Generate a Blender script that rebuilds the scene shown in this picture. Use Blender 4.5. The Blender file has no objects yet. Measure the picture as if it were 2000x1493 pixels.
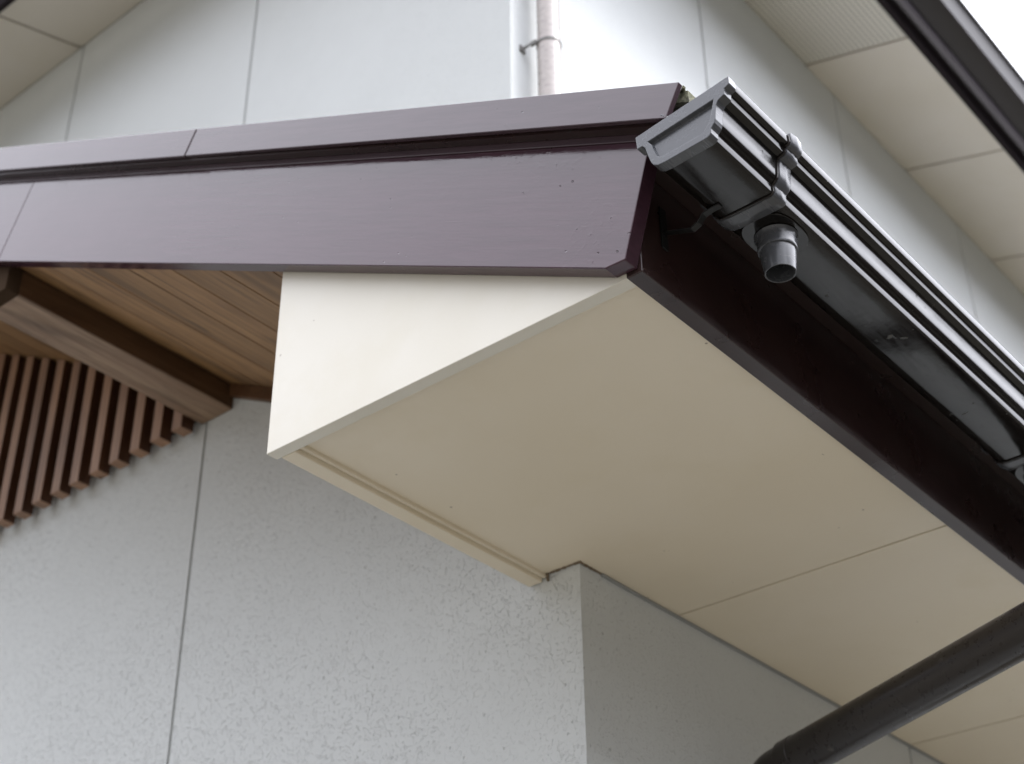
import bpy, bmesh, math, random
from mathutils import Vector, Matrix

scene = bpy.context.scene
H = 1.55                                   # eye height: all building coordinates below are metres from the eye
# ------------------------------------------------------------------ camera
YAW, PITCH, ROLL, FPX = 0.690315618, 0.580392387, -0.0111964, 3044.14
fw = Vector((-math.sin(YAW)*math.cos(PITCH), math.cos(YAW)*math.cos(PITCH), math.sin(PITCH)))
rt = Vector((math.cos(YAW), math.sin(YAW), 0))
up = rt.cross(fw)
r2 = math.cos(ROLL)*rt + math.sin(ROLL)*up
u2 = -math.sin(ROLL)*rt + math.cos(ROLL)*up
cam = bpy.data.cameras.new("camera")
co = bpy.data.objects.new("camera", cam)
scene.collection.objects.link(co)
mw = Matrix.Identity(4)
for i in range(3):
    mw[i][0], mw[i][1], mw[i][2] = r2[i], u2[i], -fw[i]
mw[2][3] = H
co.matrix_world = mw
cam.sensor_width = 36
cam.lens = FPX/2000*36
cam.clip_start, cam.clip_end = 0.05, 2000
cam.dof.use_dof = True
cam.dof.focus_distance = 2.08
cam.dof.aperture_fstop = 5.3
scene.camera = co

# ------------------------------------------------------------------ light
SKY_LOW, SKY_HIGH, SKY_GLOW = 0.05, 1.55, 2.0
SUN_EL, SUN_AZ = math.radians(52), math.radians(62)   # azimuth measured from +Y towards +X
w = bpy.data.worlds.new("World")
scene.world = w
w.use_nodes = True
nt = w.node_tree
nt.nodes.clear()
sky = nt.nodes.new("ShaderNodeTexSky")
sky.sky_type = 'NISHITA'
sky.sun_disc = False
sky.sun_elevation = SUN_EL
sky.sun_rotation = SUN_AZ
sky.air_density = 1.0
sky.dust_density = 3.0
hs = nt.nodes.new("ShaderNodeHueSaturation")
hs.inputs['Saturation'].default_value = 0.30
bg = nt.nodes.new("ShaderNodeBackground")
bg.inputs['Strength'].default_value = 0.15
ow = nt.nodes.new("ShaderNodeOutputWorld")
nt.links.new(sky.outputs[0], hs.inputs['Color'])
cl = nt.nodes.new("ShaderNodeMix")                     # thin bright overcast in front of the blue
cl.data_type = 'RGBA'
cl.inputs[0].default_value = 0.92
tcw = nt.nodes.new("ShaderNodeTexCoord")
cn = nt.nodes.new("ShaderNodeTexNoise")
cn.inputs['Scale'].default_value = 1.6
cn.inputs['Detail'].default_value = 4
cr = nt.nodes.new("ShaderNodeMix")
cr.data_type = 'RGBA'
cr.inputs[6].default_value = (6.0, 6.1, 6.8, 1)
cr.inputs[7].default_value = (8.0, 8.1, 8.7, 1)
nt.links.new(tcw.outputs['Generated'], cn.inputs['Vector'])
nt.links.new(cn.outputs[0], cr.inputs[0])
nt.links.new(hs.outputs[0], cl.inputs[6])
# overcast: brighter overhead than at the horizon, and brighter where the sun sits behind the cloud
nv = nt.nodes.new("ShaderNodeVectorMath"); nv.operation = 'NORMALIZE'
nt.links.new(tcw.outputs['Generated'], nv.inputs[0])
dt = nt.nodes.new("ShaderNodeVectorMath"); dt.operation = 'DOT_PRODUCT'
nt.links.new(nv.outputs[0], dt.inputs[0])
dt.inputs[1].default_value = (math.sin(SUN_AZ)*math.cos(SUN_EL), math.cos(SUN_AZ)*math.cos(SUN_EL), math.sin(SUN_EL))
sz = nt.nodes.new("ShaderNodeSeparateXYZ")
nt.links.new(nv.outputs[0], sz.inputs[0])
zr = nt.nodes.new("ShaderNodeMapRange")
nt.links.new(sz.outputs[2], zr.inputs['Value'])
for _i, _v in zip(('From Min', 'From Max', 'To Min', 'To Max'), (0.10, 0.72, SKY_LOW, SKY_HIGH)): zr.inputs[_i].default_value = _v
gr = nt.nodes.new("ShaderNodeMapRange"); gr.interpolation_type = 'SMOOTHSTEP'
nt.links.new(dt.outputs['Value'], gr.inputs['Value'])
for _i, _v in zip(('From Min', 'From Max', 'To Min', 'To Max'), (0.45, 1.05, 0.0, SKY_GLOW)): gr.inputs[_i].default_value = _v
ad = nt.nodes.new("ShaderNodeMath"); ad.operation = 'ADD'
nt.links.new(zr.outputs[0], ad.inputs[0]); nt.links.new(gr.outputs[0], ad.inputs[1])
cm = nt.nodes.new("ShaderNodeVectorMath"); cm.operation = 'SCALE'
nt.links.new(cr.outputs[2], cm.inputs[0]); nt.links.new(ad.outputs[0], cm.inputs['Scale'])
nt.links.new(cm.outputs[0], cl.inputs[7])
nt.links.new(cl.outputs[2], bg.inputs[0])
nt.links.new(bg.outputs[0], ow.inputs[0])
sl = bpy.data.lights.new("sun", 'SUN')
sl.energy = 1.2
sl.angle = math.radians(18)
sl.color = (1.0, 0.96, 0.9)
so = bpy.data.objects.new("sun", sl)
scene.collection.objects.link(so)
sd = Vector((math.sin(SUN_AZ)*math.cos(SUN_EL), math.cos(SUN_AZ)*math.cos(SUN_EL), math.sin(SUN_EL)))
so.rotation_euler = sd.to_track_quat('Z', 'Y').to_euler()
so.location = (3, -2, 9)
vs = scene.view_settings
vs.view_transform = 'Standard'
vs.look = 'None'
vs.exposure = 1.0
vs.gamma = 1.0
scene.display_settings.display_device = 'sRGB'

# ------------------------------------------------------------------ helpers
COL = scene.collection
SLOPE = 0.5122

def link(o, parent=None, label=None, cat=None, group=None, kind=None):
    COL.objects.link(o)
    if parent: o.parent = parent
    if label: o['label'] = label
    if cat: o['category'] = cat
    if group: o['group'] = group
    if kind: o['kind'] = kind
    return o

def obj(name, bm, mat, parent=None, bevel=0, seg=2, smooth=None, **kw):
    bmesh.ops.recalc_face_normals(bm, faces=bm.faces)
    me = bpy.data.meshes.new(name)
    bm.to_mesh(me); bm.free()
    me.transform(Matrix.Translation((0, 0, H)))
    me.materials.append(mat)
    o = bpy.data.objects.new(name, me)
    if bevel:
        b = o.modifiers.new("bevel", 'BEVEL')
        b.width = bevel; b.segments = seg; b.limit_method = 'ANGLE'; b.angle_limit = math.radians(35)
        b.harden_normals = False
    if smooth is not None:
        me.shade_smooth()
        me.set_sharp_from_angle(angle=math.radians(smooth))
    return link(o, parent, **kw)

def empty(name, loc, **kw):
    o = bpy.data.objects.new(name, None)
    o.empty_display_size = 0.1
    return link(o, None, **kw)

def loft(bm, A, B, cap=True):
    a = [bm.verts.new(p) for p in A]; b = [bm.verts.new(p) for p in B]
    n = len(a)
    for i in range(n):
        bm.faces.new((a[i], a[(i+1) % n], b[(i+1) % n], b[i]))
    if cap:
        bm.faces.new(a[::-1]); bm.faces.new(b)

def prism_y(bm, poly, y0, y1):             # poly in (x, z)
    loft(bm, [(x, y0, z) for x, z in poly], [(x, y1, z) for x, z in poly])

def prism_x(bm, poly, x0, x1):             # poly in (y, z)
    loft(bm, [(x0, y, z) for y, z in poly], [(x1, y, z) for y, z in poly])

def prism_z(bm, poly, z0, z1):             # poly in (x, y)
    loft(bm, [(x, y, z0) for x, y in poly], [(x, y, z1) for x, y in poly])

def box(bm, x0, x1, y0, y1, z0, z1):
    prism_z(bm, [(x0, y0), (x1, y0), (x1, y1), (x0, y1)], z0, z1)

def tube(bm, path, radii, n=40, cap=True):
    """swept circle along a path, radii per point (own frame per ring)"""
    P = [Vector(p) for p in path]
    rings = []
    ref = None
    for i, p in enumerate(P):
        if i == 0: d = P[1]-P[0]
        elif i == len(P)-1: d = P[-1]-P[-2]
        else:
            a = (P[i]-P[i-1]); b = (P[i+1]-P[i])
            a = a.normalized() if a.length > 1e-9 else b; b = b.normalized() if b.length > 1e-9 else a
            d = a+b
        d.normalize()
        if ref is None:
            ref = d.orthogonal().normalized()
        ref = (ref - d*ref.dot(d)).normalized()
        s = d.cross(ref)
        r = radii[i] if hasattr(radii, '__len__') else radii
        rings.append([bm.verts.new(p + r*(math.cos(2*math.pi*k/n)*ref + math.sin(2*math.pi*k/n)*s)) for k in range(n)])
    for a, b in zip(rings, rings[1:]):
        for k in range(n):
            bm.faces.new((a[k], a[(k+1) % n], b[(k+1) % n], b[k]))
    if cap:
        bm.faces.new(rings[0][::-1]); bm.faces.new(rings[-1])
    return rings

def arc(p0, p1, p2, n=8):
    """quadratic bend between three points"""
    p0, p1, p2 = Vector(p0), Vector(p1), Vector(p2)
    return [(1-t)**2*p0 + 2*t*(1-t)*p1 + t*t*p2 for t in [i/n for i in range(n+1)]]

# ------------------------------------------------------------------ materials
class NT:
    def __init__(s, name):
        s.m = bpy.data.materials.new(name); s.m.use_nodes = True
        s.t = s.m.node_tree; s.b = s.t.nodes['Principled BSDF']
        s.tc = s.t.nodes.new('ShaderNodeTexCoord')
    def n(s, ty, **kw):
        nd = s.t.nodes.new(ty)
        for k, v in kw.items(): setattr(nd, k, v)
        return nd
    def l(s, a, b): s.t.links.new(a, b)
    def mapping(s, scale=(1, 1, 1), rot=(0, 0, 0), loc=(0, 0, 0)):
        m = s.n('ShaderNodeMapping'); s.l(s.tc.outputs['Object'], m.inputs[0])
        if any(rot):                       # turn first, then stretch, so the grain follows the board
            m.inputs['Rotation'].default_value = rot
            m2 = s.n('ShaderNodeMapping'); s.l(m.outputs[0], m2.inputs[0]); m = m2
        m.inputs['Scale'].default_value = scale; m.inputs['Location'].default_value = loc
        return m.outputs[0]
    def noise(s, vec, scale, detail=4, rough=.5, dist=0.0):
        t = s.n('ShaderNodeTexNoise'); s.l(vec, t.inputs['Vector'])
        t.inputs['Scale'].default_value = scale; t.inputs['Detail'].default_value = detail
        t.inputs['Roughness'].default_value = rough; t.inputs['Distortion'].default_value = dist
        return t.outputs[0]
    def vor(s, vec, scale, feature='F1', rnd=1.0):
        t = s.n('ShaderNodeTexVoronoi', feature=feature); s.l(vec, t.inputs['Vector'])
        t.inputs['Scale'].default_value = scale; t.inputs['Randomness'].default_value = rnd
        return t
    def ramp(s, v, a, b, lo=0., hi=1.):
        r = s.n('ShaderNodeMapRange'); s.l(v, r.inputs['Value'])
        r.interpolation_type = 'SMOOTHSTEP'
        for i, x in zip(('From Min', 'From Max', 'To Min', 'To Max'), (a, b, lo, hi)): r.inputs[i].default_value = x
        return r.outputs[0]
    def math(s, op, a, b=None):
        m = s.n('ShaderNodeMath', operation=op)
        for i, v in enumerate((a, b)):
            if v is None: continue
            if isinstance(v, (int, float)): m.inputs[i].default_value = v
            else: s.l(v, m.inputs[i])
        return m.outputs[0]
    def mix(s, f, a, b, mode='MIX'):
        m = s.n('ShaderNodeMix', data_type='RGBA', blend_type=mode)
        if isinstance(f, (int, float)): m.inputs[0].default_value = f
        else: s.l(f, m.inputs[0])
        for i, v in ((6, a), (7, b)):
            if isinstance(v, tuple): m.inputs[i].default_value = (*v, 1)
            else: s.l(v, m.inputs[i])
        return m.outputs[2]
    def bump(s, h, dist, strength=1.0, prev=None):
        b = s.n('ShaderNodeBump'); s.l(h, b.inputs['Height'])
        b.inputs['Distance'].default_value = dist; b.inputs['Strength'].default_value = strength
        if prev: s.l(prev, b.inputs['Normal'])
        return b.outputs[0]
    def done(s, col=None, rough=None, normal=None, ior=1.5, metal=0.0, spec=None):
        if col is not None:
            if isinstance(col, tuple): s.b.inputs['Base Color'].default_value = (*col, 1)
            else: s.l(col, s.b.inputs['Base Color'])
        if rough is not None:
            if isinstance(rough, (int, float)): s.b.inputs['Roughness'].default_value = rough
            else: s.l(rough, s.b.inputs['Roughness'])
        if normal: s.l(normal, s.b.inputs['Normal'])
        s.b.inputs['IOR'].default_value = ior
        s.b.inputs['Metallic'].default_value = metal
        return s.m

def m_stucco(name, base, amp=1.0):
    """trowelled render: short curved scratches and pin holes over a fine grain"""
    s = NT(name)
    v = s.mapping()
    big = s.noise(v, 1.1, 3)
    mid = s.noise(v, 16, 4)
    worm = s.noise(s.mapping((1, 1, .65)), 135, 2, .5, .9)
    fine = s.noise(v, 380, 3, .6)
    line = s.ramp(s.math('ABSOLUTE', s.math('SUBTRACT', worm, .5)), .0, .06, 1, 0)
    keep = s.ramp(s.noise(s.mapping(loc=(4, 4, 4)), 165, 2), .49, .60)
    dens = s.ramp(s.noise(s.mapping(loc=(9, 1, 4)), 2.0, 2), .35, .65, .45, 1)
    line = s.math('MULTIPLY', s.math('MULTIPLY', line, keep), dens)
    pin = s.ramp(s.vor(s.mapping((1, 1, .8)), 70).outputs['Distance'], .10, .20, 1, 0)
    pin = s.math('MULTIPLY', pin, s.ramp(s.noise(s.mapping(loc=(7, 7, 2)), 40, 2), .56, .62))
    c = s.mix(s.ramp(big, .3, .7), base, tuple(x*.955 for x in base))
    c = s.mix(s.ramp(mid, .3, .75, 0, .35), c, tuple(x*.94 for x in base))
    c = s.mix(s.math('MULTIPLY', line, .12*amp), c, tuple(x*.5 for x in base))
    c = s.mix(s.math('MULTIPLY', pin, .34*amp), c, tuple(x*.4 for x in base))
    h = s.math('ADD', s.math('MULTIPLY', line, -1.0), s.math('MULTIPLY', pin, -1.0))
    h = s.math('ADD', h, s.math('MULTIPLY', fine, .22))
    h = s.math('ADD', h, s.math('MULTIPLY', mid, .8))
    return s.done(c, .85, s.bump(h, .0015*amp, .8))

def m_paint(name, base, rough=.45, speck=(.18, .13, .08), keepth=.62, ripple=.0012):
    s = NT(name)
    v = s.mapping()
    big = s.noise(v, 2.2, 3)
    c = s.mix(s.ramp(big, .3, .7), base, tuple(x*y for x, y in zip(base, (.95, .94, .91))))
    c = s.mix(s.ramp(s.noise(s.mapping(loc=(6, 2, 2)), 5.5, 5, .6), .5, .72, 0, .5), c, tuple(x*y for x, y in zip(base, (.93, .915, .86))))
    vr = s.vor(v, 26)
    dot = s.ramp(vr.outputs['Distance'], .035, .075, 1, 0)
    sel = s.ramp(s.noise(s.mapping(loc=(5, 5, 5)), 9, 2), keepth, keepth+.04)
    dot = s.math('MULTIPLY', dot, sel)
    scr = s.ramp(s.noise(s.mapping((1, 1, 1), (0, .5, .9)), 30, 2, .5, 2.5), .755, .78)
    scr = s.math('MULTIPLY', scr, s.ramp(s.noise(s.mapping(loc=(1, 9, 2)), 5, 1), .6, .64))
    c = s.mix(s.math('MULTIPLY', dot, .7), c, speck)
    c = s.mix(s.math('MULTIPLY', scr, .6), c, speck)
    h = s.math('ADD', s.noise(v, 7, 3), s.math('MULTIPLY', s.noise(v, 160, 2), .12))
    n1 = s.bump(h, ripple, .6)
    n2 = s.bump(s.math('ADD', dot, scr), .001, -.6, n1)
    return s.done(c, s.ramp(big, .2, .8, rough-.05, rough+.08), n2)

def m_brown(name, base, rot, rough=.2, grain=1.0, cracks=1.0):
    """dark brown gloss oil paint on timber, brush marks and chips"""
    s = NT(name)
    st = (1, 6, 14) if rot[1] != 0 or True else (1, 1, 1)
    if name.endswith('eave'): st = (14, 1, 14)
    g = s.noise(s.mapping(st, rot), 9, 5, .6, .3)
    g2 = s.noise(s.mapping(tuple(x*1.0 for x in st), rot, (4, 4, 4)), 38, 3, .6)
    big = s.noise(s.mapping(), 3, 3)
    pock = s.noise(s.mapping(loc=(8, 2, 1)), 75, 3, .55, .8)
    patch = s.ramp(s.noise(s.mapping(loc=(2, 2, 5)), 4.5, 3), .50, .62)
    chip = s.ramp(pock, .715, .735)
    sx_ = s.n('ShaderNodeSeparateXYZ'); s.l(s.tc.outputs['Object'], sx_.inputs[0])
    worn = s.ramp(sx_.outputs[0], -1.5, -.95, .15, 1)      # the eave end has weathered most
    patch = s.math('MULTIPLY', patch, worn)
    chip = s.math('MULTIPLY', chip, patch)
    pit = s.vor(s.mapping((1, 1, 1.8), rot, (3, 3, 3)), 42)
    crack = s.ramp(pit.outputs['Distance'], .05, .13, 1, 0)
    crack = s.math('MULTIPLY', crack, s.ramp(s.noise(s.mapping(loc=(7, 3, 3)), 11, 2), .56, .62))
    crack = s.math('MULTIPLY', crack, worn)
    c = s.mix(s.ramp(g, .3, .7), base, tuple(x*.8 for x in base))
    c = s.mix(s.math('MULTIPLY', s.math('MAXIMUM', chip, crack), .9), c, tuple(x*.25 for x in base))
    h = s.math('ADD', s.math('MULTIPLY', g, .20*grain), s.math('MULTIPLY', g2, .07*grain))
    h = s.math('ADD', h, s.math('MULTIPLY', big, .8))
    h = s.math('ADD', h, s.math('MULTIPLY', s.ramp(pock, .5, .75), s.math('MULTIPLY', patch, .16*grain)))
    h = s.math('ADD', h, s.math('MULTIPLY', chip, -1.2))
    h = s.math('ADD', h, s.math('MULTIPLY', crack, -1.3*cracks))
    return s.done(c, s.ramp(s.noise(s.mapping(), 12, 4), .3, .7, rough, rough+.09), s.bump(h, .0010, .7), ior=1.56)

def m_plastic(name, base, rough=.22, ior=1.5, dirt=.5, bumpd=.0004):
    s = NT(name)
    v = s.mapping()
    st = s.noise(s.mapping((8, 1, 8)), 12, 4, .6)
    sp = s.ramp(s.noise(s.mapping(loc=(3, 3, 3)), 60, 3), .66, .72)
    sp = s.math('MULTIPLY', sp, s.ramp(s.noise(v, 8, 3), .5, .62))
    c = s.mix(s.ramp(st, .4, .75, 0, .5), base, tuple(x*1.35+.002 for x in base))
    c = s.mix(s.math('MULTIPLY', sp, dirt), c, (.22, .21, .18))
    r = s.math('ADD', s.ramp(st, .35, .7, rough-.03, rough+.06), s.math('MULTIPLY', sp, .3))
    h = s.math('ADD', s.noise(v, 25, 3), s.math('MULTIPLY', sp, .5))
    return s.done(c, r, s.bump(h, bumpd, .7), ior=ior)

def m_wood(name, c1, c2, rot=(0, 0, 0), axis='y', plank=None, rough=.55, stain=.6, side_shade=None):
    s = NT(name)
    st = {'y': (9, .55, 9), 'z': (9, 9, .5)}[axis]
    grain = s.noise(s.mapping(st, rot), 6, 6, .65, .8)
    broad = s.noise(s.mapping({'y': (3, .5, 3), 'z': (3, 3, .5)}[axis]), 3, 4, .6, .6)
    fine = s.noise(s.mapping({'y': (60, 1.2, 60), 'z': (60, 60, 1.2)}[axis]), 4, 3)
    c = s.mix(s.ramp(grain, .3, .7), c1, c2)
    c = s.mix(s.ramp(broad, .45, .72, 0, stain), c, tuple(x*.38 for x in c2))
    c = s.mix(s.ramp(fine, .45, .7, 0, .35), c, tuple(x*.6 for x in c2))
    strk = s.noise(s.mapping({'y': (22, 1.5, 22), 'z': (22, 22, 1.5)}[axis], loc=(3, 7, 1)), 2.2, 5, .7, .4)
    c = s.mix(s.math('MULTIPLY', s.ramp(strk, .50, .66), stain*.75), c, tuple(x*.42 for x in c2))
    if not plank:                          # every stick its own tone
        oi = s.n('ShaderNodeObjectInfo')
        c = s.mix(s.ramp(oi.outputs['Random'], 0, 1, 0, .32), c, tuple(x*.55 for x in c2))
    kn = s.vor(s.mapping({'y': (1, .35, 1), 'z': (1, 1, .35)}[axis]), 7)
    knot = s.ramp(kn.outputs['Distance'], .04, .12, 1, 0)
    c = s.mix(s.math('MULTIPLY', knot, .75), c, tuple(x*.22 for x in c2))
    if plank:
        sep = s.n('ShaderNodeSeparateXYZ'); s.l(s.tc.outputs['Object'], sep.inputs[0])
        k = s.math('FLOOR', s.math('DIVIDE', s.math('SUBTRACT', sep.outputs[0], plank[0]), plank[1]))
        wn = s.n('ShaderNodeTexWhiteNoise', noise_dimensions='1D'); s.l(k, wn.inputs['W'])
        c = s.mix(s.ramp(wn.outputs[0], 0, 1, .0, .45), c, tuple(x*.5 for x in c1))
    if side_shade:                              # shade painted into the colour: faces turned to +X are tinted darker
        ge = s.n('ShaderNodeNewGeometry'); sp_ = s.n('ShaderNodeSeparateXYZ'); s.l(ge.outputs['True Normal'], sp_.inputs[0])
        c = s.mix(s.ramp(sp_.outputs[0], .4, .8), c, s.mix(1.0, c, side_shade, 'MULTIPLY'))
    h = s.math('ADD', grain, s.math('MULTIPLY', fine, .5))
    return s.done(c, rough, s.bump(h, .0008, .6))

M_WALL = m_stucco('wall_render', (.640, .668, .668))
M_UWALL = m_stucco('upper_wall_render', (.630, .655, .660), .40)
M_SEAL = NT('sealant').done((.30, .31, .305), .7)
M_CAULK = NT('grimy_caulk').done((.17, .13, .085), .8)
M_JOINT = NT('joint_shadow_backing').done((.10, .085, .06), .8)
M_CREAM = m_paint('cream_paint', (.735, .71, .63), .42, keepth=.58)
M_SOFFIT = m_paint('soffit_paint', (.79, .715, .575), .5, keepth=.58, ripple=.002)
M_USOFFIT = m_paint('upper_soffit_board', (.67, .622, .570), .6, keepth=.8)
def m_perf():
    s = NT('perforated_soffit_board')
    d = s.vor(s.mapping((1, 1, 0)), 58, rnd=0.0).outputs['Distance']
    hole = s.ramp(d, .22, .32, 1, 0)
    return s.done(s.mix(hole, (.67, .635, .58), (.22, .21, .19)), .6, s.bump(hole, .002, -.8))
M_PERF = m_perf()
M_UJOINT = NT('soffit_joint_strip').done((.52, .49, .44), .7)
M_BOARD = m_brown('brown_gloss_paint_rake', (.064, .030, .044), (0, -math.atan(SLOPE), 0), .05, 1.0, 1.0)
M_STRIP = m_brown('brown_gloss_paint_strip', (.066, .042, .052), (0, -math.atan(SLOPE), 0), .12, .3, .3)
M_EAVE = m_brown('brown_gloss_paint_eave', (.032, .016, .0145), (0, 0, 0), .26, .8, .4)
M_UEAVE = NT('upper_fascia_paint').done((.026, .021, .023), .5, ior=1.4)
M_UFASC = NT('upper_fascia_board_paint').done((.020, .015, .018), .75, ior=1.2)
M_GUTTER = m_plastic('grey_black_pvc', (.0060, .0050, .0042), .13, 1.44, .2)
M_CAP = m_plastic('grey_moulded_pvc', (.070, .074, .082), .24, 1.5, .6, .00018)
M_PIPE = m_plastic('brown_black_pvc', (.020, .016, .014), .30, 1.46, .25)
M_CLIP = NT('clip_steel').done((.16, .155, .15), .45)
M_PINK = m_plastic('beige_pvc', (.37, .335, .32), .30, 1.5, .0, .00003)
M_STEEL = m_plastic('dark_steel', (.010, .010, .010), .45, 1.4, .2)
M_PLANK = m_wood('ceiling_planks', (.45, .262, .115), (.25, .135, .06), axis='y', plank=(-2.2259, .1436), stain=1.0)
M_BEAM = m_wood('beam_wood', (.36, .25, .165), (.21, .125, .075), axis='y', side_shade=(.34, .27, .20))
M_TRIMW = m_wood('wall_trim_wood', (.20, .10, .045), (.11, .05, .022), axis='y', stain=.4)
M_SLAT = m_wood('slat_wood', (.42, .245, .145), (.28, .155, .09), axis='z', rough=.5, stain=.5, side_shade=(.22, .16, .13))
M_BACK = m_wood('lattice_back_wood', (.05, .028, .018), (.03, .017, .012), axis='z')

def m_roof():
    s = NT('roof_slate_mossy')
    v = s.mapping()
    a = s.ramp(s.noise(v, 120, 4, .7), .4, .62)
    b = s.ramp(s.noise(v, 18, 4), .4, .6)
    c = s.mix(a, (.07, .065, .055), (.30, .29, .22))
    c = s.mix(s.math('MULTIPLY', b, .5), c, (.14, .15, .07))
    return s.done(c, .95, s.bump(s.noise(v, 200, 4, .7), .003, 1.0))
M_ROOF = m_roof()

def m_ground():
    s = NT('gravel_ground')
    v = s.mapping()
    c = s.mix(s.ramp(s.noise(v, 40, 5), .3, .7), (.095, .087, .07), (.14, .128, .105))
    c = s.mix(s.ramp(s.noise(v, .6, 3), .4, .65, 0, .4), c, (.08, .075, .062))
    return s.done(c, .9, s.bump(s.noise(v, 60, 4), .01, .8))

# ------------------------------------------------------------------ ground
bm = bmesh.new()
R = 600
vsq = [bm.verts.new(p) for p in ((-R, -R, -H), (R, -R, -H), (R, R, -H), (-R, R, -H))]
bm.faces.new(vsq)
obj('ground', bm, m_ground(), kind='structure')

# ------------------------------------------------------------------ unseen house, added to block low sky and darken reflections under the eaves
def sky_blocker():
    mw_ = NT('blocker_siding'); v = mw_.mapping((1, 1, 8))
    wall_m = mw_.done(mw_.mix(mw_.noise(v, 3, 3), (.07, .055, .045), (.11, .09, .075)), .8)
    glass = NT('blocker_window').done((.03, .035, .04), .1)
    tile = NT('blocker_tiles').done((.07, .07, .075), .6)
    e = empty('sky_blocker_house', (10, 4, 0), label='unseen dark house with a hipped tile roof, added to block low sky light', cat='house')
    bm = bmesh.new(); box(bm, 5.2, 13, .9, 17, -H, 4.1)
    obj('wall', bm, wall_m, e)
    bm = bmesh.new()
    z = 4.1; a = [(4.6, .3, z), (13.6, .3, z), (13.6, 17.6, z), (4.6, 17.6, z)]
    V = [bm.verts.new(p) for p in a]; T = [bm.verts.new((9.1, 4.8, z+2.0)), bm.verts.new((9.1, 13.1, z+2.0))]
    bm.faces.new((V[0], V[1], T[0])); bm.faces.new((V[1], V[2], T[1], T[0])); bm.faces.new((V[2], V[3], T[1])); bm.faces.new((V[3], V[0], T[0], T[1])); bm.faces.new(V[::-1])
    obj('roof', bm, tile, e)
    for y in (2.2, 6.0, 9.5, 13.0):
        for z in (-.7, 1.9):
            bm = bmesh.new(); box(bm, 5.16, 5.199, y, y+1.7, z, z+1.2)
            f = obj('window', bm, wall_m, e, bevel=.01)
            bm = bmesh.new(); box(bm, 5.15, 5.1595, y+.06, y+1.64, z+.06, z+1.14)
            obj('pane', bm, glass, f)
sky_blocker()

# ------------------------------------------------------------------ house
house = empty('house', (0, 0, 0), label='pale grey rendered house with brown eaves, seen from below its porch roof corner', cat='house')
house.location = (0, 0, 0)

XC, YW = -1.4856, 1.980        # lower corner
YS = 1.281                      # front of the drip strip
KS = YS/1.300
YE = 1.286                      # front of the strip at the eave
XU = -1.6287                   # upper corner
SOF = 1.240
def ceil_z(x): return 2.0 - SLOPE*(x+2.415)
RIDGE = -4.10
def roof_top(x): return 1.4375 - .5165*(x+.7742)
GW = .0045                      # half groove

def face_panels(bm, seal, x0, x1, seams, z0f, z1f):
    """front wall boards (facing -Y) between seams; z0f/z1f give lower and upper edge at x"""
    xs = [x0]+sorted(seams)+[x1]
    for a, b in zip(xs, xs[1:]):
        l = a + (GW if a != x0 else 0); r = b - (GW if b != x1 else 0)
        prism_y(bm, [(l, z0f(l)), (r, z0f(r)), (r, z1f(r)), (l, z1f(l))], YW, YW+.14)
    for q in seams:
        sb_ = bmesh.new(); seal.append(sb_)
        prism_y(sb_, [(q-GW, z0f(q-GW)), (q+GW, z0f(q+GW)), (q+GW, z1f(q+GW)), (q-GW, z1f(q-GW))], YW+.0035, YW+.13)

def side_panels(bm, seal, X, y1, seams, z0, z1, y0=YW+.14):
    ys = [y0]+sorted(seams)+[y1]
    for a, b in zip(ys, ys[1:]):
        l = a + (GW if a != y0 else 0); r = b - (GW if b != y1 else 0)
        box(bm, X-.14, X, l, r, z0, z1)
    for q in seams:
        sb_ = bmesh.new(); seal.append(sb_)
        box(sb_, X-.13, X-.0035, q-GW, q+GW, z0, z1)

# lower storey wall
bm, sl_ = bmesh.new(), []
def low_top(x): return ceil_z(x)+.004 if x < XU+1e-5 else SOF+.02
face_panels(bm, sl_, RIDGE, XU, [-3.495, -2.585], lambda x: -H, low_top)
prism_y(bm, [(-8.0, -H), (RIDGE, -H), (RIDGE, ceil_z(RIDGE)), (-8.0, ceil_z(RIDGE)-SLOPE*3.9)], YW, YW+.14)
face_panels(bm, sl_, XU, XC, [], lambda x: -H, lambda x: SOF+.02)
side_panels(bm, sl_, XC, 9.0, [3.198, 4.11, 5.02, 5.93, 6.84, 7.75], -H, SOF+.02)
lw = obj('wall', bm, M_WALL, house, label='lower storey wall in pale grey textured render')
for q_ in sl_: obj('wall_joint', q_, M_SEAL, lw)
# upper storey wall
bm, sl_ = bmesh.new(), []
face_panels(bm, sl_, RIDGE, XU, [-3.477, -2.574], low_top, lambda x: 3.82)
prism_y(bm, [(-8.0, ceil_z(RIDGE)-SLOPE*3.9), (RIDGE, ceil_z(RIDGE)), (RIDGE, 3.82), (-8.0, 3.82)], YW, YW+.14)
side_panels(bm, sl_, XU, 9.0, [2.858, 3.70, 4.61, 5.52, 6.43], 1.30, 3.70)
uw = obj('wall', bm, M_UWALL, house, label='upper storey wall above the porch roof')
for q_ in sl_: obj('wall_joint', q_, M_SEAL, uw)
bm = bmesh.new()
box(bm, -8.0, -7.86, YW+.14, 9.0, -H, 3.7)
box(bm, -8.0, XU, 9.0, 9.14, -H, 3.7)
obj('wall', bm, M_WALL, house, label='rear and far side walls of the house')

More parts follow.
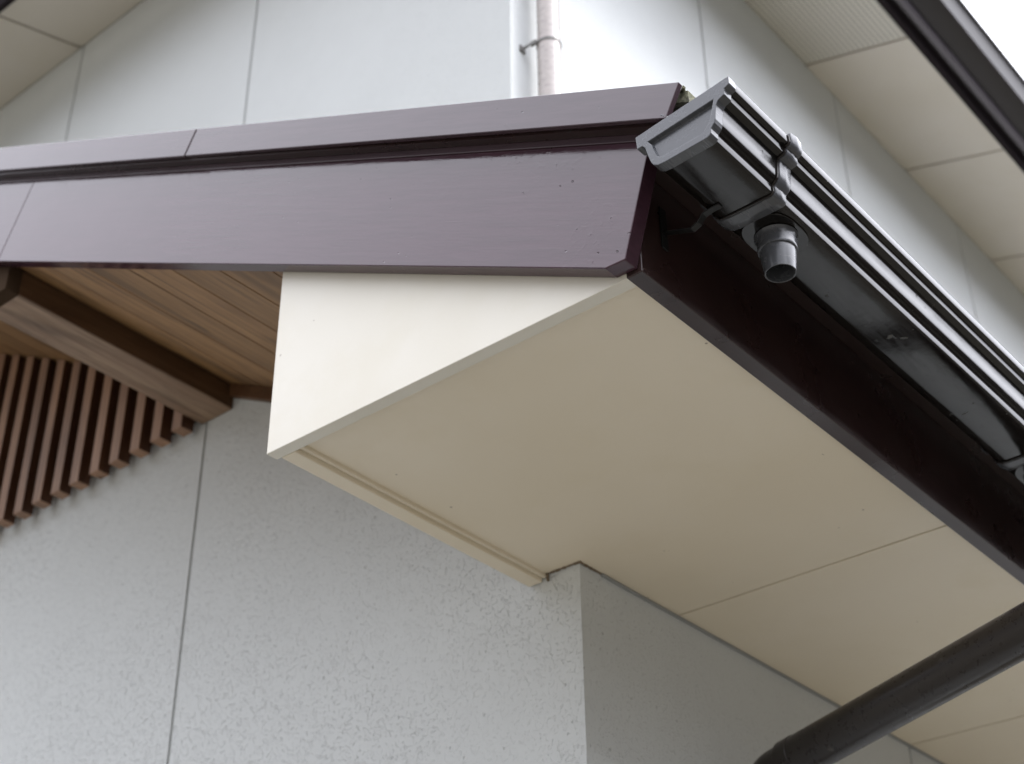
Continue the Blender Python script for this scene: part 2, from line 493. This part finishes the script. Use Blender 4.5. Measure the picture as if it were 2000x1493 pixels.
# ---- porch roof: covering (mesh) with its boards as sub-parts
bm = bmesh.new()
t = .020
XE = -.7742
prism_y(bm, [(XE, roof_top(XE)-t), (XE, roof_top(XE)), (RIDGE, roof_top(RIDGE)), (2*RIDGE-XE, roof_top(XE)), (2*RIDGE-XE, roof_top(XE)-t), (RIDGE, roof_top(RIDGE)-t)], 1.3065, YW-.001)
prism_y(bm, [(XE, roof_top(XE)-t), (XE, roof_top(XE)), (XU+.001, roof_top(XU)), (XU+.001, roof_top(XU)-t)], YW-.001, 9.0)
roof = obj('porch_roof', bm, M_ROOF, house, label='lower roof with brown painted edge boards over the porch')

# mossy lip of the roofing at the eave, rough lumps
random.seed(4)
bm = bmesh.new()
for i in range(420):
    y = 1.297 + random.random()**1.5*1.2
    x = XE - .004 - random.random()*.022
    r = random.uniform(.0012, .0042)
    z = roof_top(x) + r*.2
    m = Matrix.Translation((x, y, z)) @ Matrix.Rotation(random.random()*6, 4, 'X')
    bmesh.ops.create_icosphere(bm, subdivisions=1, radius=r, matrix=m)
obj('moss', bm, M_ROOF, roof)

# barge board (main rake board)
def rb(x): return 1.2324 - .5105*(x+.9327)
def sb(x): return KS*1.4048 - .5127*(x+KS*.808)      # bottom of the drip strip
def st_(x): return KS*1.454 - .5158*(x+KS*.7828)
bm = bmesh.new()
YB0, YB1 = 1.322, 1.3490
LX = -2.5005
def rake_piece(bm, xl, xr, right_end=None, dy0=YB0, dy1=YB1):
    # ends square to the slope
    k = .0
    pts = [(xl, rb(xl))]
    if right_end: pts += right_end
    else: pts += [(xr, rb(xr)), (xr+.075, rb(xr)+.075/.511)]
    pts += [(xl+.080, rb(xl)+.155)] if False else []
    return pts
end = [(-.9327, rb(-.9327)), (-.9005, 1.2313), (-.857, 1.378), (-.8480, sb(-.8480)+.004)]
# piece 1: from the scarf joint at the left picture edge down to the eave
xl = -2.500; dx = .0915
poly = [(xl, rb(xl))] + end + [(xl+dx, sb(xl+dx)+.012)]
prism_y(bm, poly, YB0, YB1)
poly = [(RIDGE, rb(RIDGE)), (xl-.0006, rb(xl-.0006)), (xl-.0006+dx, sb(xl-.0006+dx)+.012), (RIDGE, sb(RIDGE)+.012)]
prism_y(bm, poly, YB0, YB1)
obj('barge_board', bm, M_BOARD, roof, bevel=.0016)
# stepped moulding between board and strip
bm = bmesh.new()
prism_y(bm, [(RIDGE, sb(RIDGE)-.009), (-.8335, sb(-.8335)-.009), (-.824, sb(-.824)+.010), (RIDGE, sb(RIDGE)+.014)], 1.3185, YB0-.0005)
obj('moulding', bm, M_STRIP, roof, bevel=.001)
bm = bmesh.new()
prism_y(bm, [(RIDGE, sb(RIDGE)+.003), (-.822, sb(-.822)+.003), (-.819, sb(-.819)+.024), (RIDGE, sb(RIDGE)+.024)], 1.3013, YB0-.0045)
obj('strip_backing', bm, M_EAVE, roof)
# drip strip along the top, two lengths with a scarf joint square to the slope
bm = bmesh.new()
def s13(x, top):                       # strip edge lines as surveyed on the plane y = 1.300
    return (1.454 - .5158*(x+.7828)) if top else (1.4048 - .5127*(x+.808))
def strip(bm, xbl, xtl, xbr, xtr, yl, yr):
    """one length of strip, standing a little prouder towards the eave"""
    def P(x, top, y): return (x*y/1.3, y, s13(x, top)*y/1.3)
    A = [P(xbl, 0, yl), P(xbr, 0, yr), P(xtr, 1, yr), P(xtl, 1, yl)]
    B = [(p[0], p[1]+.009, p[2]) for p in A]
    loft(bm, A, B)
strip(bm, -1.8563+.0012, -1.829+.0012, -.808, -.7828, 1.292, YE)
strip(bm, -4.08, -4.08, -1.8563-.0012, -1.829-.0012, 1.298, 1.2905)
obj('drip_strip', bm, M_STRIP, roof, bevel=.0012)
# caulked end of strip
bm = bmesh.new()
for i in range(16):
    a = random.random()
    x = -.800+.006*random.random()-.003
    m = Matrix.Translation((x-.004*a, YE+random.random()*.012, s13(-.808, 0)*YE/1.3+.001+.010*a))
    bmesh.ops.create_icosphere(bm, subdivisions=2, radius=random.uniform(.0012, .0028), matrix=m)
obj('caulk', bm, M_CAP, roof, smooth=60)

# eave fascia, leaning face, runs away along the gutter; two lengths
bm = bmesh.new()
lean = 0.0
def fpoly(z0=1.225, z1=1.405):
    d = (z1-z0)*lean
    return [(-.919, z0), (-.893, z0), (-.893+d, z1), (-.919+d, z1)]
prism_y(bm, fpoly(), YB1+.0002, 2.5895)
prism_y(bm, fpoly(), 2.591, 9.0)
obj('fascia_board', bm, M_EAVE, roof, bevel=.0014)
# solid eave filling between fascia top and roofing
bm = bmesh.new()
prism_y(bm, [(-.910, 1.4055), (-.872, 1.4055), (-.800, roof_top(-.800)-t-.001), (-.910, roof_top(-.910)-t-.001)], YB0+.03, 9.0)
obj('eave_batten', bm, M_EAVE, roof)

# white gable end panel of the boxed eave
bm = bmesh.new()
prism_y(bm, [(-1.6065, 1.225), (-.918, 1.225), (-.918, 1.240), (-1.6065, 1.592)], 1.3500, 1.3722)
obj('gable_end_panel', bm, M_CREAM, roof, bevel=.0014, label='bright cream painted triangular end panel of the boxed eave')
# left side board of the boxed eave
bm = bmesh.new()
prism_x(bm, [(1.3724, 1.225), (1.9765, 1.225), (1.9765, 1.60), (1.3724, 1.60)], -1.5975, -1.5670)
obj('eave_side_board', bm, M_SOFFIT, roof, bevel=.0018)
# small cove strip under the side board
bm = bmesh.new()
prism_x(bm, [(1.3724, SOF-.007), (1.9790, SOF-.007), (1.9790, SOF+.004), (1.3724, SOF+.004)], -1.5668, -1.5585)
obj('cove_strip', bm, M_SOFFIT, roof, bevel=.002)
# soffit panels
g = .0024
ys = [2.2800, 3.198, 4.116, 5.034, 5.952, 6.870, 9.0]
bm = bmesh.new()
prism_z(bm, [(-1.566, 1.3724), (-.9192, 1.3724), (-.9192, ys[0]-g), (XC+.0003, ys[0]-g), (XC+.0003, YW-.0003), (-1.566, YW-.0003)], SOF, SOF+.009)
obj('soffit_panel', bm, M_SOFFIT, roof, bevel=.0008)
for a, b in zip(ys, ys[1:]):
    bm = bmesh.new()
    box(bm, XC+.0003, -.9192, a+g, b-g, SOF, SOF+.009)
    obj('soffit_panel', bm, M_SOFFIT, roof, bevel=.0008)
bm = bmesh.new()
box(bm, XC, -.93, 2.0, 9.0, SOF+.0105, SOF+.03)
obj('soffit_batten', bm, M_JOINT, roof)
# corner bead between soffit and side wall
bm = bmesh.new()
box(bm, XC+.0005, XC+.006, YW+.06, 9.0, SOF-.005, SOF-.0003)
obj('wall_bead', bm, M_SEAL, roof, bevel=.001)

random.seed(21)
bm = bmesh.new()
for i in range(46):
    if i < 22: p = (XC-.085+.085*i/21, YW-.0025, SOF-.001)
    else: p = (XC+.002, YW+.10*(i-22)/23, SOF-.001)
    rr = random.uniform(.0012, .0030)
    bmesh.ops.create_icosphere(bm, subdivisions=2, radius=rr, matrix=Matrix.Translation(p) @ Matrix.Scale(random.uniform(1.2, 2.2), 4, (1, 0, 0) if i < 22 else (0, 1, 0)))
for i in range(7):
    bmesh.ops.create_icosphere(bm, subdivisions=2, radius=random.uniform(.0015, .0030), matrix=Matrix.Translation((-1.556+random.random()*.004, YW-.004, 1.226+.013*i/6)))
obj('caulk_bead', bm, M_CAULK, roof, smooth=60)
# plank ceiling under the gable overhang
bm = bmesh.new()
for k in range(-16, 5):
    xa, xb = -2.2259+.1436*k, -2.2259+.1436*(k+1)
    if xb < RIDGE: continue
    if xa > -1.61: continue
    xa2 = max(xa, RIDGE)+.0022; xb2 = min(xb, -1.608)-.0022
    prism_y(bm, [(xa2, ceil_z(xa2)), (xb2, ceil_z(xb2)), (xb2, ceil_z(xb2)+.012), (xa2, ceil_z(xa2)+.012)], YB1+.0005, YW-.0005)
prism_y(bm, [(RIDGE, ceil_z(RIDGE)+.0145), (-1.608, ceil_z(-1.608)+.0145), (-1.608, ceil_z(-1.608)+.02), (RIDGE, ceil_z(RIDGE)+.02)], YB1+.0005, YW-.0005)
prism_y(bm, [(2*RIDGE+1.608, ceil_z(-1.608)), (RIDGE-.002, ceil_z(RIDGE)), (RIDGE-.002, ceil_z(RIDGE)+.02), (2*RIDGE+1.608, ceil_z(-1.608)+.02)], YB1+.0005, YW-.0005)
obj('plank_ceiling', bm, M_PLANK, roof, bevel=.0012, label='weathered tongue and groove timber ceiling under the gable overhang')
# timber trim along the wall under the planks
bm = bmesh.new()
prism_y(bm, [(-2.489, ceil_z(-2.489)-.036), (-1.60, ceil_z(-1.60)-.036), (-1.60, ceil_z(-1.60)-.0005), (-2.489, ceil_z(-2.489)-.0005)], YW-.020, YW-.0005)
obj('wall_trim', bm, M_TRIMW, roof, bevel=.002)
# purlin beam
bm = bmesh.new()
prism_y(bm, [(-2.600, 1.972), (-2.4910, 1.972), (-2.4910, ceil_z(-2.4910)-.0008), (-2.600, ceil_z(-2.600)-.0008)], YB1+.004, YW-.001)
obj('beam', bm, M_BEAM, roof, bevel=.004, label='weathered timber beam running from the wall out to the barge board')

bm = bmesh.new()
prism_y(bm, [(-2.603, 1.969), (-2.4885, 1.969), (-2.4885, 2.033), (-2.603, 2.090)], YB1+.0015, YB1+.030)
prism_y(bm, [(-2.603, 1.969), (-2.4885, 1.969), (-2.4885, 2.026), (-2.603, 2.080)], YB1-.0035, YB1+.0012)
obj('beam_cap', bm, NT('beam_end_timber').done((.05, .032, .02), .9, ior=1.12), roof, bevel=.001)

# ---- main (upper) roof
ZR, ZL = 3.700, 3.822
sx = .3004
bm = bmesh.new()
ex, ey = -1.162, 1.560
hx0, hx1, hy0, hy1 = -8.35, ex, ey, 9.4
zz = 3.845
b_ = [(hx0, hy0, zz), (hx1, hy0, zz), (hx1, hy1, zz), (hx0, hy1, zz)]
cxm = (hx0+hx1)/2
tz = zz + (hx1-cxm)*.40
topv = [(cxm, hy0+(hx1-cxm), tz), (cxm, hy1-(hx1-cxm), tz)]
V = [bm.verts.new(p) for p in b_]; T = [bm.verts.new(p) for p in topv]
bm.faces.new((V[0], V[1], T[0])); bm.faces.new((V[1], V[2], T[1], T[0])); bm.faces.new((V[2], V[3], T[1])); bm.faces.new((V[3], V[0], T[0], T[1]))
bm.faces.new(V[::-1])
mroof = obj('main_roof', bm, M_ROOF, house, label='upper main roof with beige soffits and dark fascia')
def usoff(name_y0, y1, bmx):
    pass
uy = [1.62, 2.12, 2.82, 3.5185, 4.210, 4.905, 5.60, 6.295, 6.99, 9.3]
for i, (a, b) in enumerate(zip(uy, uy[1:])):
    bm = bmesh.new()
    z0, z1 = ZR, ZR - sx*(1.6287-1.2705)
    a2, b2 = a+.006, b-.006
    prism_y(bm, [(XU+.0005, z0), (-1.2705, z1), (-1.2705, z1+.01), (XU+.0005, z0+.01)], a2, b2)
    obj('soffit_panel', bm, M_PERF if i == 2 else M_USOFFIT, mroof)
bm = bmesh.new()
prism_y(bm, [(XU+.0005, ZR+.0125), (-1.2705, ZR-sx*.358+.0125), (-1.2705, ZR-sx*.358+.02), (XU+.0005, ZR+.02)], 1.62, 9.3)
obj('soffit_batten', bm, M_UJOINT, mroof)
ux = [-8.3, -7.14, -6.23, -5.32, -4.41, -3.496, -2.586, -1.63]
yl = 1.668
for a, b in zip(ux, ux[1:]):
    bm = bmesh.new()
    prism_x(bm, [(YW-.0005, ZL), (yl, ZL-sx*(YW-yl)), (yl, ZL-sx*(YW-yl)+.01), (YW-.0005, ZL+.01)], a+.006, b-.006)
    obj('soffit_panel', bm, M_USOFFIT, mroof)
bm = bmesh.new()
prism_x(bm, [(YW-.0005, ZL+.0125), (yl, ZL-sx*(YW-yl)+.0125), (yl, ZL-sx*(YW-yl)+.02), (YW-.0005, ZL+.02)], -8.3, -1.63)
obj('soffit_batten', bm, M_UJOINT, mroof)
bm = bmesh.new()
zf = 3.588
prism_y(bm, [(-1.2703, zf), (-1.2520, zf), (-1.2520, 3.843), (-1.2703, 3.843)], 1.62, 9.4)
obj('fascia_board', bm, M_UFASC, mroof, bevel=.002)
bm = bmesh.new()
zf = ZL-sx*(YW-yl)-.008
prism_x(bm, [(yl-.0003, zf), (yl-.02, zf), (yl-.035, 3.843), (yl-.015, 3.843)], -8.3, -1.235)
obj('fascia_board', bm, M_UFASC, mroof, bevel=.002)

# ------------------------------------------------------------------ gutters
OUT = [(-.8458, 1.3830), (-.8446, 1.3640), (-.8380, 1.3650), (-.8332, 1.3600), (-.8300, 1.3480), (-.8262, 1.3330), (-.8220, 1.3255),
       (-.8150, 1.3218), (-.8040, 1.3208), (-.7400, 1.3216), (-.7372, 1.3226), (-.7363, 1.3245), (-.7361, 1.3330), (-.7352, 1.3358), (-.7328, 1.3382),
       (-.7300, 1.3405), (-.7278, 1.3440), (-.7266, 1.3490), (-.7260, 1.3560), (-.7252, 1.3640), (-.7238, 1.3715),
       (-.7215, 1.3755), (-.7125, 1.3778), (-.7120, 1.3790), (-.7118, 1.3868), (-.7105, 1.3888), (-.7040, 1.3902), (-.7034, 1.3915), (-.7034, 1.4030)]

def offset(poly, d):
    """open polyline pushed outward (away from the channel) by d"""
    out = []
    n = len(poly)
    for i in range(n):
        a = Vector(poly[max(i-1, 0)]); b = Vector(poly[min(i+1, n-1)])
        tt = (b-a).normalized()
        out.append((poly[i][0]+tt.y*d, poly[i][1]-tt.x*d))
    return out

def channel(bm, prof, y0, y1, th, ys=None):
    inner = offset(prof, -th)
    loft(bm, [(x, y0, z) for x, z in prof+inner[::-1]], [(x, y1, z) for x, z in prof+inner[::-1]])

gut = empty('roof_gutter', (-.78, 1.3, 1.4), label='dark grey plastic box gutter with moulded end cap, along the porch roof eave', cat='gutter')
bm = bmesh.new()
channel(bm, OUT, 1.290, 8.9, .0022)
obj('channel', bm, M_GUTTER, gut, smooth=38)
# end cap
CAP = [(-.8475, 1.3835), (-.8460, 1.3620), (-.8380, 1.3630), (-.8335, 1.3575), (-.8305, 1.3440), (-.8262, 1.3290), (-.8225, 1.3225), (-.8160, 1.3185),
       (-.8040, 1.3178), (-.7420, 1.3205), (-.7368, 1.3222), (-.7345, 1.3255), (-.7338, 1.3322), (-.7312, 1.3352), (-.7280, 1.3388), (-.7262, 1.3440),
       (-.7246, 1.3560), (-.7232, 1.3655), (-.7196, 1.3717), (-.7100, 1.3758), (-.7090, 1.3850), (-.7025, 1.3880), (-.7012, 1.3900), (-.7012, 1.4018)]
REC = [(-.8292, 1.3655), (-.8235, 1.3580), (-.8215, 1.3490), (-.8165, 1.3345), (-.8120, 1.3302), (-.8040, 1.3292), (-.7500, 1.3312), (-.7440, 1.3345), (-.7375, 1.3420), (-.7335, 1.3490), (-.7305, 1.3600), (-.7262, 1.3768)]
bm = bmesh.new()
YC = 1.2850
a = [bm.verts.new((x, YC, z)) for x, z in CAP]
b = [bm.verts.new((x, YC+.017, z)) for x, z in CAP]
c = [bm.verts.new((x, YC, z)) for x, z in REC]
cx_, cz_ = sum(p[0] for p in REC)/len(REC), sum(p[1] for p in REC)/len(REC)
d = [bm.verts.new((cx_+(x-cx_)*.975, YC+.0065, cz_+(z-cz_)*.94)) for x, z in REC]
n = len(a)
for i in range(n): bm.faces.new((a[i], a[(i+1) % n], b[(i+1) % n], b[i]))
m_ = len(c)
for i in range(m_): bm.faces.new((c[i], c[(i+1) % m_], d[(i+1) % m_], d[i]))
bm.faces.new(d)
bm.edges.ensure_lookup_table()
ed = [e for e in bm.edges if (e.verts[0] in a and e.verts[1] in a) or (e.verts[0] in c and e.verts[1] in c)]
bmesh.ops.triangle_fill(bm, edges=ed, use_beauty=True)
bm.faces.new(b)
obj('end_cap', bm, M_CAP, gut, bevel=.0009, seg=2, label='grey moulded end cap with a recessed face')

def fitting(parent, y0, with_pipe=False):
    """union sleeve with outlet spigot"""
    bm = bmesh.new()
    sect = [(y0, .0012), (y0+.0004, .0034), (y0+.003, .0042), (y0+.009, .0042), (y0+.012, .0050), (y0+.017, .0050), (y0+.020, .0042), (y0+.026, .0040), (y0+.0285, .0030), (y0+.029, .0008)]
    rows = []
    for y, dd in sect:
        p = offset(OUT, dd)
        # the top of the clip hooks over the rim
        p = [(p[0][0], p[0][1]+dd)] + p[1:-1] + [(p[-1][0], p[-1][1]+dd*1.2)] + [(-.7090, 1.4040+dd*1.2)]
        rows.append([bm.verts.new((x, y, z)) for x, z in p])
    for r0, r1 in zip(rows, rows[1:]):
        for i in range(len(r0)-1): bm.faces.new((r0[i], r0[i+1], r1[i+1], r1[i]))
    obj('union_sleeve', bm, M_CAP, parent, smooth=50)
    # dark gasket showing at the joint
    bm = bmesh.new()
    channel(bm, offset(OUT, .0022), y0-.0026, y0-.0002, .002)
    obj('gasket', bm, M_PIPE, parent)
    yo = y0+.0765; xo = -.780
    # saddle plate under the gutter around the outlet
    bm = bmesh.new()
    pts = []
    for k in range(48):
        an = 2*math.pi*k/48
        cs, sn = math.cos(an), math.sin(an)
        e = .7
        px = .0375*abs(cs)**e*(1 if cs > 0 else -1); py = .050*abs(sn)**e*(1 if sn > 0 else -1)
        pts.append((xo-.001+px, yo+py))
    prism_z(bm, pts, 1.3188, 1.3212)
    obj('saddle_plate', bm, M_GUTTER, parent, bevel=.001)
    # spigot
    bm = bmesh.new()
    prof = [(1.3174, .0300), (1.3140, .0280), (1.3090, .0272), (1.2975, .0270), (1.2945, .0272), (1.2930, .0266), (1.2925, .0246), (1.2840, .0243), (1.2572, .0212)]
    rg = []
    N = 56
    tiltx, tilty = -.02, .0
    def ring(z, r):
        return [bm.verts.new((xo+r*math.cos(2*math.pi*k/N), yo+r*math.sin(2*math.pi*k/N), z)) for k in range(N)]
    lo = prof[-1]
    seq = prof + [(lo[0]-.0004, lo[1]-.0010), (lo[0]+.0002, lo[1]-.0019), (1.28, .0200), (1.318, .0215)]
    rr = [ring(z, r) for z, r in seq]
    for r0, r1 in zip(rr, rr[1:]):
        for k in range(N): bm.faces.new((r0[k], r0[(k+1) % N], r1[(k+1) % N], r1[k]))
    bm.faces.new(rr[-1])
    obj('outlet_spigot', bm, M_CAP if not with_pipe else M_PIPE, parent, smooth=40)
    return xo, yo
fitting(gut, 1.4330)
xo, yo = fitting(gut, 2.2850, True)

def hanger(parent, y):
    bm = bmesh.new()
    def fx(z): return -.893+(z-1.225)*lean
    prism_y(bm, [(fx(1.292)+.0005, 1.292), (fx(1.292)+.003, 1.292), (fx(1.362)+.003, 1.362), (fx(1.362)+.0005, 1.362)], y-.007, y+.007)
    # curled arm reaching under the back of the gutter
    pth = [(fx(1.315)+.003, 1.318), (-.858, 1.306), (-.846, 1.301), (-.834, 1.306), (-.826, 1.316), (-.812, 1.3185), (-.800, 1.3185)]
    top = [(x, z) for x, z in pth]; bot = offset(pth, -.0022)
    loft(bm, [(x, y-.005, z) for x, z in top+bot[::-1]], [(x, y+.005, z) for x, z in top+bot[::-1]])
    obj('hanger', bm, M_STEEL, parent, bevel=.0006)
for yy in (1.405, 2.62, 3.5, 4.3):
    hanger(gut, yy)

# upper gutter
UP = [(-1.222, 3.715), (-1.220, 3.680), (-1.214, 3.650), (-1.206, 3.6415), (-1.140, 3.6400), (-1.1335, 3.6430), (-1.1310, 3.652), (-1.1270, 3.672), (-1.1215, 3.694), (-1.1165, 3.7090), (-1.1080, 3.7115), (-1.1070, 3.7160), (-1.1085, 3.7240)]
ug = empty('roof_gutter', (-1.16, 3, 3.7), label='dark gutter high on the upper main roof eave, against the white sky', cat='gutter')
bm = bmesh.new()
channel(bm, UP, 1.60, 9.35, .0025)
obj('channel', bm, M_UEAVE, ug, smooth=35)
for y in (3.05, 4.87):
    bm = bmesh.new()
    prism_y(bm, [(-1.243, 3.64), (-1.2385, 3.64), (-1.2385, 3.70), (-1.243, 3.70)], y, y+.02)
    prism_y(bm, [(-1.240, 3.652), (-1.205, 3.6350), (-1.205, 3.6385), (-1.240, 3.6560)], y, y+.02)
    obj('hanger', bm, M_UEAVE, ug)

# ------------------------------------------------------------------ pipes
# pale downpipe on the upper side wall
dp = empty('downpipe', (-1.575, 2.05, 2), label='slim pale beige downpipe clipped to the upper wall beside its corner', cat='downpipe')
PX, PY = -1.5735, 2.053
bm = bmesh.new()
tube(bm, [(PX, PY, 3.60), (PX, PY, 2.640), (PX, PY, 2.6385), (PX, PY, 1.62)], [.0268, .0268, .0282, .0282], 48)
obj('pipe', bm, M_PINK, dp, smooth=40)
bm = bmesh.new()
rg = []
N = 48
for z, r in ((2.617, .0284), (2.617, .0300), (2.6245, .0300), (2.6245, .0284)):
    rg.append([bm.verts.new((PX+r*math.cos(2*math.pi*k/N), PY+r*math.sin(2*math.pi*k/N), z)) for k in range(N)])
for i in range(4):
    a_, b2_ = rg[i], rg[(i+1) % 4]
    for k in range(N): bm.faces.new((a_[k], a_[(k+1) % N], b2_[(k+1) % N], b2_[k]))
box(bm, XU+.001, PX-.026, PY-.034, PY-.0312, 2.617, 2.6245)
box(bm, PX-.029, PX-.012, PY-.0345, PY-.026, 2.616, 2.626)
box(bm, XU+.0003, XU+.004, PY-.042, PY-.022, 2.612, 2.630)
obj('pipe_clip', bm, M_CLIP, dp, bevel=.0005)

# slanting dark brown pipe from the second gutter outlet to the wall
pipe = empty('drain_pipe', (-1.1, 2.3, .9), label='thick dark brown drain pipe slanting under the cream soffit towards the wall', cat='drainpipe')
A0 = Vector((xo, yo, 1.252)); A1 = Vector((-.760, 2.2230, 1.0060))
E0 = Vector((-1.335, 2.3755, .9463)); E1 = Vector((-1.430, 2.401, .9365))
r = .0385
bm = bmesh.new()
mid = Vector((xo, yo-.02, 1.05))
pth = [A0, Vector((xo, yo, 1.19))] + arc((xo, yo, 1.15), (xo+.02, yo-.08, 1.025), A1+(E0-A1)*.04, 12)
rad = [.0235, .0240] + [.026+(r-.026)*min(1, i/3) for i in range(13)]
pth += [E0-(E0-A1).normalized()*.030, E0-(E0-A1).normalized()*.0295, E0]; rad += [r, r+.0012, r+.0012]
tube(bm, pth, rad, 48)
obj('pipe', bm, M_PIPE, pipe, smooth=40)
bm = bmesh.new()
dirv = (E1-E0).normalized()
pe = [E0-dirv*.004, E0] + arc(E0+dirv*.028, E1, (E1.x, E1.y, .80), 12) + [Vector((E1.x, E1.y, .70))]
tube(bm, pe, [r-.0030]*len(pe), 48)
obj('elbow', bm, M_PIPE, pipe, smooth=40)
bm = bmesh.new()
tube(bm, [(E1.x, E1.y, .71), (E1.x, E1.y, -H+.02)], r, 48)
obj('pipe', bm, M_PIPE, pipe, smooth=40)

# ------------------------------------------------------------------ timber lattice on the gable wall
lat = empty('gable_lattice', (-3.2, 1.95, 2), label='row of reddish brown timber slats fixed upright on the wall under the beam', cat='lattice')
SY0, SY1 = 1.925, 1.962
s0 = None
k = 0
x = -2.6447
random.seed(9)
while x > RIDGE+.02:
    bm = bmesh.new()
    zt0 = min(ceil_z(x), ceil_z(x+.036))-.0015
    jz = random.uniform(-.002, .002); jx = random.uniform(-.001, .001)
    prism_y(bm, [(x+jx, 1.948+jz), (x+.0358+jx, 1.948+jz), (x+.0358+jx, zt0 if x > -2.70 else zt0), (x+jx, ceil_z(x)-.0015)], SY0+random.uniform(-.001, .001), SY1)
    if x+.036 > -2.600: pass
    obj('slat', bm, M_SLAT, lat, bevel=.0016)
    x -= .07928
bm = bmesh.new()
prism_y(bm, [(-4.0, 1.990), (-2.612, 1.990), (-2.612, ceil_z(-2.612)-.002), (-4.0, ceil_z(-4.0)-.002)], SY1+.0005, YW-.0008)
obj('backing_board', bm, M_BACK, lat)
